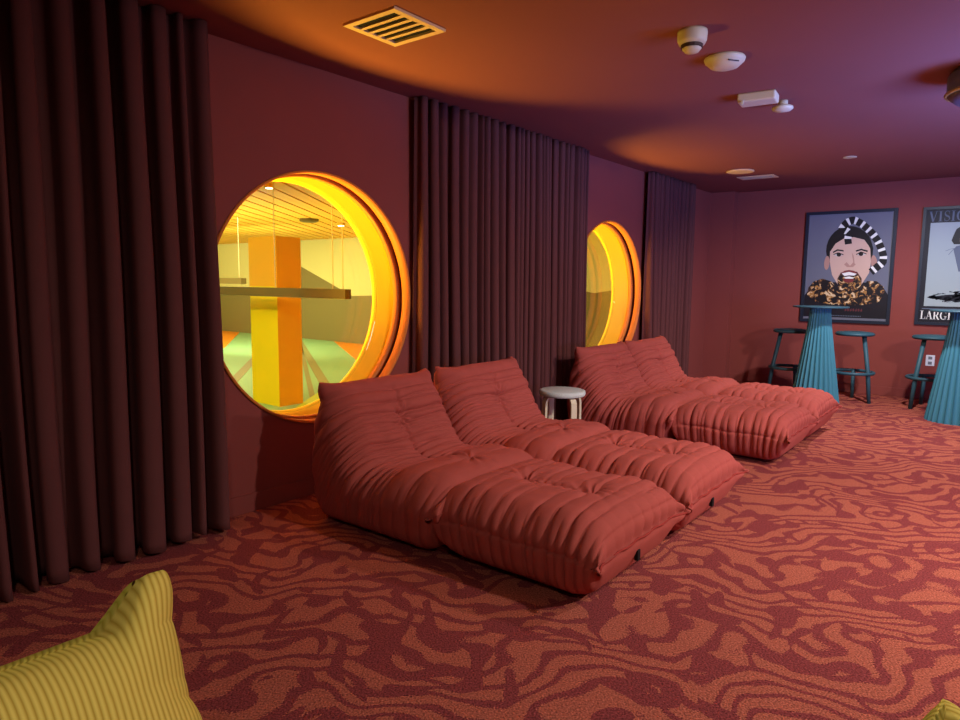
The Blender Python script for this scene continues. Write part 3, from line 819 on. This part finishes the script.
def text_polys(s, x, z, size, wid=1., gap=.04):
    o = []
    for ch in s:
        g, adv = glyph(ch)
        o.append([[(x+px*size*wid, z+pz*size) for px, pz in P] for P in g])
        x += (adv+gap)*size*wid
    return o
p2 = thing('framed_poster', 'framed pale poster with large serif lettering above and below, at right edge', 'poster', (2.302, YB, .83), 0, 'framed posters on the far wall')
PH2 = 1.275
obj('frame', frame_mesh(PW, PH2, .03, .03), M['frame'], p2)
pr = box('print', .025, PW-.025, -.012, 0, .025, PH2-.025, PM['dark'], p2)
lay('picture', [[(.075, .205), (PW-.075, .205), (PW-.075, 1.105), (.075, 1.105)]], PM['sky'], 0)
for g in text_polys('VISION', .055, 1.118, .112, .88): lay('title_letter', g, PM['dim'], 1, True)
for g in text_polys('LARGE', .05, .062, .092, .80, .02): lay('footer_letter', g, PM['white'], 1, True)
lay('rule', [[(.06, .172), (PW-.06, .172), (PW-.06, .182), (.06, .182)]], PM['dim'], 1)
fur = []
for k in range(150):
    u = rnd.random(); x = .10+.80*u; zc = .30+.01*math.sin(6*u); hh = .06*min(1, u*5)*(1 if u < .85 else .7)
    z = zc+rnd.uniform(-hh, hh); l = rnd.uniform(.03, .08)
    a = rnd.uniform(-.35, .35)
    fur.append(stroke([(x, z), (x+l*math.cos(a), z+l*math.sin(a))], [rnd.uniform(.006, .02), .001])[0])
fur.append(ell(.50, .30, .34, .042)); 
lay('dark_fur', fur, PM['fur'], 1, True)
lay('figure_hair', [[(x-.10, z-.03) for x, z in P] for P in ([(.39, 1.0), (.41, 1.06), (.46, 1.10), (.52, 1.10), (.57, 1.05), (.59, .97), (.57, .90), (.40, .90), (.375, .94)],)], PM['hair'], 2)
lay('figure_face', [ell(.395, .915, .045, .062)], PM['skin'], 3)
lay('figure_body', [[(.32, .85), (.30, .81), (.36, .58), (.42, .58), (.48, .81), (.45, .85), (.40, .87)]], PM['dim'], 1)
lay('scribble', stroke([(.26, .76), (.30, .82), (.36, .845)], .005)+stroke([(.23, .80), (.27, .82), (.33, .83)], .004), PM['dim'], 2, True)

# ------------------------------------------------------------ ceiling fittings
t = thing('ceiling_vent', 'square beige air vent with five dark slots above the large round window', 'air vent', (.79, 2.303, H))
s = .167
bm = bmesh.new(); fwv = .032
bx(bm, -s, s, -s, -s+fwv, -.012, 0); bx(bm, -s, s, s-fwv, s, -.012, 0); bx(bm, -s, -s+fwv, -s+fwv, s-fwv, -.012, 0); bx(bm, s-fwv, s, -s+fwv, s-fwv, -.012, 0)
obj('frame', bm, M['beige'], t)
box('dark_backing', -s+.02, s-.02, -s+.02, s-.02, -.002, -.0005, M['hole'], t)  # near-black backing sheet, shade of the cavity put into its colour
L = 2*(s-fwv); bw = .022
for k in range(4):
    yc = -s+fwv+L*(k+1)/5
    bm = bmesh.new(); bx(bm, -s+fwv, s-fwv, yc-bw/2, yc+bw/2, -.010, -.003)
    obj('blade', bm, M['beige'], t)

t = thing('smoke_detector', 'cream cone shaped smoke detector nearest the viewer', 'smoke detector', (1.866, 3.17, H))
obj('housing', lathe(bmesh.new(), [(.066, 0), (.068, -.012), (.066, -.045), (.058, -.062)], 40), M['cream'], t, True)
obj('sensor_cap', lathe(bmesh.new(), [(.044, -.06), (.044, -.08), (.032, -.095), (.0001, -.098)], 40), M['cream'], t, True)
for k in range(16):
    a = 2*PI*k/16
    bm = bmesh.new(); bx(bm, -.009, .009, -.003, .003, -.079, -.063)
    bmesh.ops.transform(bm, matrix=Matrix.Rotation(a, 4, 'Z') @ Matrix.Translation((0, .0525, 0)) @ Matrix.Rotation(math.radians(-38), 4, 'X') if False else Matrix.Rotation(a, 4, 'Z') @ Matrix.Translation((0, .046, 0)), verts=bm.verts)
    obj('vent_slot', bm, M['creamdark'], t)
t = thing('alarm_sounder', 'cream saucer shaped alarm with a dark slot, beside the cone detector', 'alarm', (1.862, 3.63, H), math.radians(8))
obj('housing', lathe(bmesh.new(), [(.098, 0), (.103, -.008), (.098, -.022), (.070, -.048), (.045, -.056), (.0001, -.058)], 48), M['cream'], t, True)
bm = bmesh.new(); bx(bm, -.03, .03, -.004, .004, -.003, .003)
bmesh.ops.transform(bm, matrix=Matrix.Translation((.055, -.058, -.036)) @ Matrix.Rotation(math.radians(45), 4, 'Z') @ Matrix.Rotation(math.radians(35), 4, 'X'), verts=bm.verts)
obj('sound_slot', bm, M['creamdark'], t)
t = thing('emergency_light_box', 'cream rectangular box fixed to ceiling next to small round sensor', 'ceiling box', (1.80, 4.42, H), math.radians(6))
box('housing', -.105, .115, -.07, .07, -.055, 0, M['cream'], t, .010)
box('test_tab', -.08, -.065, -.08, -.065, -.07, -.045, M['cream'], t, .002)
t = thing('occupancy_sensor', 'small cream dome sensor on ceiling beside the rectangular box', 'ceiling sensor', (1.885, 4.67, H))
obj('neck', lathe(bmesh.new(), [(.03, 0), (.03, -.04)], 24), M['cream'], t, True)
obj('dome', lathe(bmesh.new(), [(.045, -.03), (.062, -.038), (.064, -.05), (.05, -.062), (.0001, -.07)], 40), M['cream'], t, True)
t = thing('ceiling_speaker', 'flush round pale ceiling disc near the far wall', 'ceiling speaker', (.83, 7.22, H))
obj('grille', lathe(bmesh.new(), [(.135, 0), (.138, -.006), (.13, -.012), (.0001, -.014)], 48), M['beige'], t)
t = thing('ceiling_grille', 'flush pale rectangular ceiling grille just beyond the round disc', 'air vent', (.86, 7.72, H))
box('frame', -.19, .19, -.11, .11, -.006, 0, M['beige'], t, .002)
for k in range(5): box('louvre', -.165, .165, -.085+k*.036, -.066+k*.036, -.0085, -.0062, M['cream'], t)
t = thing('recessed_downlight', 'tiny round ceiling light above the bar tables', 'ceiling light', (1.874, 7.0, H))
obj('trim', lathe(bmesh.new(), [(.055, 0), (.057, -.006), (.045, -.008)], 32), M['cream'], t)
obj('lens', lathe(bmesh.new(), [(.043, -.0082), (.0001, -.0085)], 32), M['cream'], t)
t = thing('ceiling_drum', 'dusky round ceiling drum with brass edge cut by the right edge of the photo', 'ceiling lamp', (3.0, 4.62, H))  # fitting of unknown type, plain drum with a yellowish rim
obj('drum', lathe(bmesh.new(), [(.22, 0), (.245, -.03), (.245, -.13), (.20, -.17), (.0001, -.18)], 64), M['drum'], t, True)
obj('rim', torus(bmesh.new(), .246, .010, -.125, 64, 8), M['drumrim'], t, True)

# ------------------------------------------------------------ lights
def area(name, loc, target, power, col, size, sizey=None, spread=None):
    l = bpy.data.lights.new(name, 'AREA'); l.energy = power; l.color = col; l.size = size
    if sizey: l.shape = 'RECTANGLE'; l.size_y = sizey
    if spread: l.spread = math.radians(spread)
    o = bpy.data.objects.new(name, l); C.objects.link(o); o.location = loc
    o.rotation_euler = (Vector(target)-Vector(loc)).to_track_quat('-Z', 'Y').to_euler()
    return o
def spot(name, loc, target, power, col, ang, blend=.5, r=.05):
    l = bpy.data.lights.new(name, 'SPOT'); l.energy = power; l.color = col; l.spot_size = math.radians(ang); l.spot_blend = blend; l.shadow_soft_size = r
    o = bpy.data.objects.new(name, l); C.objects.link(o); o.location = loc
    o.rotation_euler = (Vector(target)-Vector(loc)).to_track_quat('-Z', 'Y').to_euler()
    return o
# ceiling downlights: over the open carpet on the right, and by the bar tables
spot('ceiling_downlight', (3.9, 4.1, 2.36), (3.0, 5.0, 0), 235, (1, .93, .86), 150, .8, .06)
spot('ceiling_downlight', (4.6, 2.7, 2.36), (3.0, 3.0, 0), 200, (1, .93, .86), 150, .8, .07)
spot('ceiling_downlight', (2.55, 6.75, 2.36), (2.2, 7.7, 0), 190, (.95, .97, 1.), 140, .8, .05)
spot('ceiling_downlight', (3.3, -.4, 2.36), (2.4, .4, 0), 50, (1, .95, .85), 130, .8, .08)  # added fill for the yellow loungers and the near floor
# added cool fill from the right, tinting the ceiling; no screen stands there
area('cool_side_fill', (6.4, 3.4, .9), (4.4, 5.0, 2.41), 90, (.36, .46, 1.), 3.0, .8, 110)
# added blue fill without a fixture, standing in for lens glare over the ceiling
area('blue_ceiling_fill', (4.7, 4.4, 1.3), (4.3, 4.8, 2.41), 250, (.10, .26, 1.), 1.2, 1.6, 140)
# hall beyond the windows
for (x, y, p) in [(-2.6, 1.4, 26), (-5.0, 4.5, 30), (-8.0, 6.6, 55), (-2.0, 6.8, 26)]:
    area('hall_ceiling_light', (x, y, AH-.03), (x, y, 0), p, (1, .95, .80), 1.4)
area('hall_wall_fill', (-7, 6.0, 1.2), (-7.5, 9, 1.3), 45, (1, .95, .8), 2.5, .5)  # added fill for the far hall wall, no fixture there
area('hall_ceiling_fill', (-5.0, 4.6, .7), (-5.0, 5.0, 2.1), 95, (1, .85, .5), 3.0)  # unseen fill panel facing up at the slatted ceiling
area('hall_wall_fill', (-11, 6.2, 1.3), (-11.3, 9, 1.5), 40, (1, .95, .8), 2.0, .5)  # second added fill, where the far wall stayed dark on the left
spot('column_fill', (-1.9, 1.2, 1.9), (-2.7, 3.9, .6), 120, (1, .95, .7), 60, .6, .08)  # added light to brighten the column
spot('reveal_fill', (-1.7, .6, 1.6), (-.15, 3.0, 1.15), 70, (1, .90, .55), 70, .6, .15)  # added light to brighten the nearer window's reveal
spot('reveal_fill', (-1.7, 4.1, 1.6), (-.15, 6.55, 1.15), 70, (1, .90, .55), 60, .6, .15)  # the same added light for the farther reveal
# added below the portholes, standing in for hall light bounced onto the lounge ceiling
for (cy, cz, R), p in zip(WIN, (260, 170)):
    area('porthole_bounce_fill', (-.56, cy-.2, .05), (.30, cy, 2.2), p*.52, (1, .62, .07), .45, .9, 120)

w = bpy.data.worlds.new('world'); bpy.context.scene.world = w; w.use_nodes = True
w.node_tree.nodes['Background'].inputs[0].default_value = (.02, .018, .03, 1); w.node_tree.nodes['Background'].inputs[1].default_value = .5
vs = bpy.context.scene.view_settings
vs.view_transform = 'Standard'; vs.look = 'None'; vs.gamma = 1; vs.exposure = .18; vs.use_curve_mapping = False
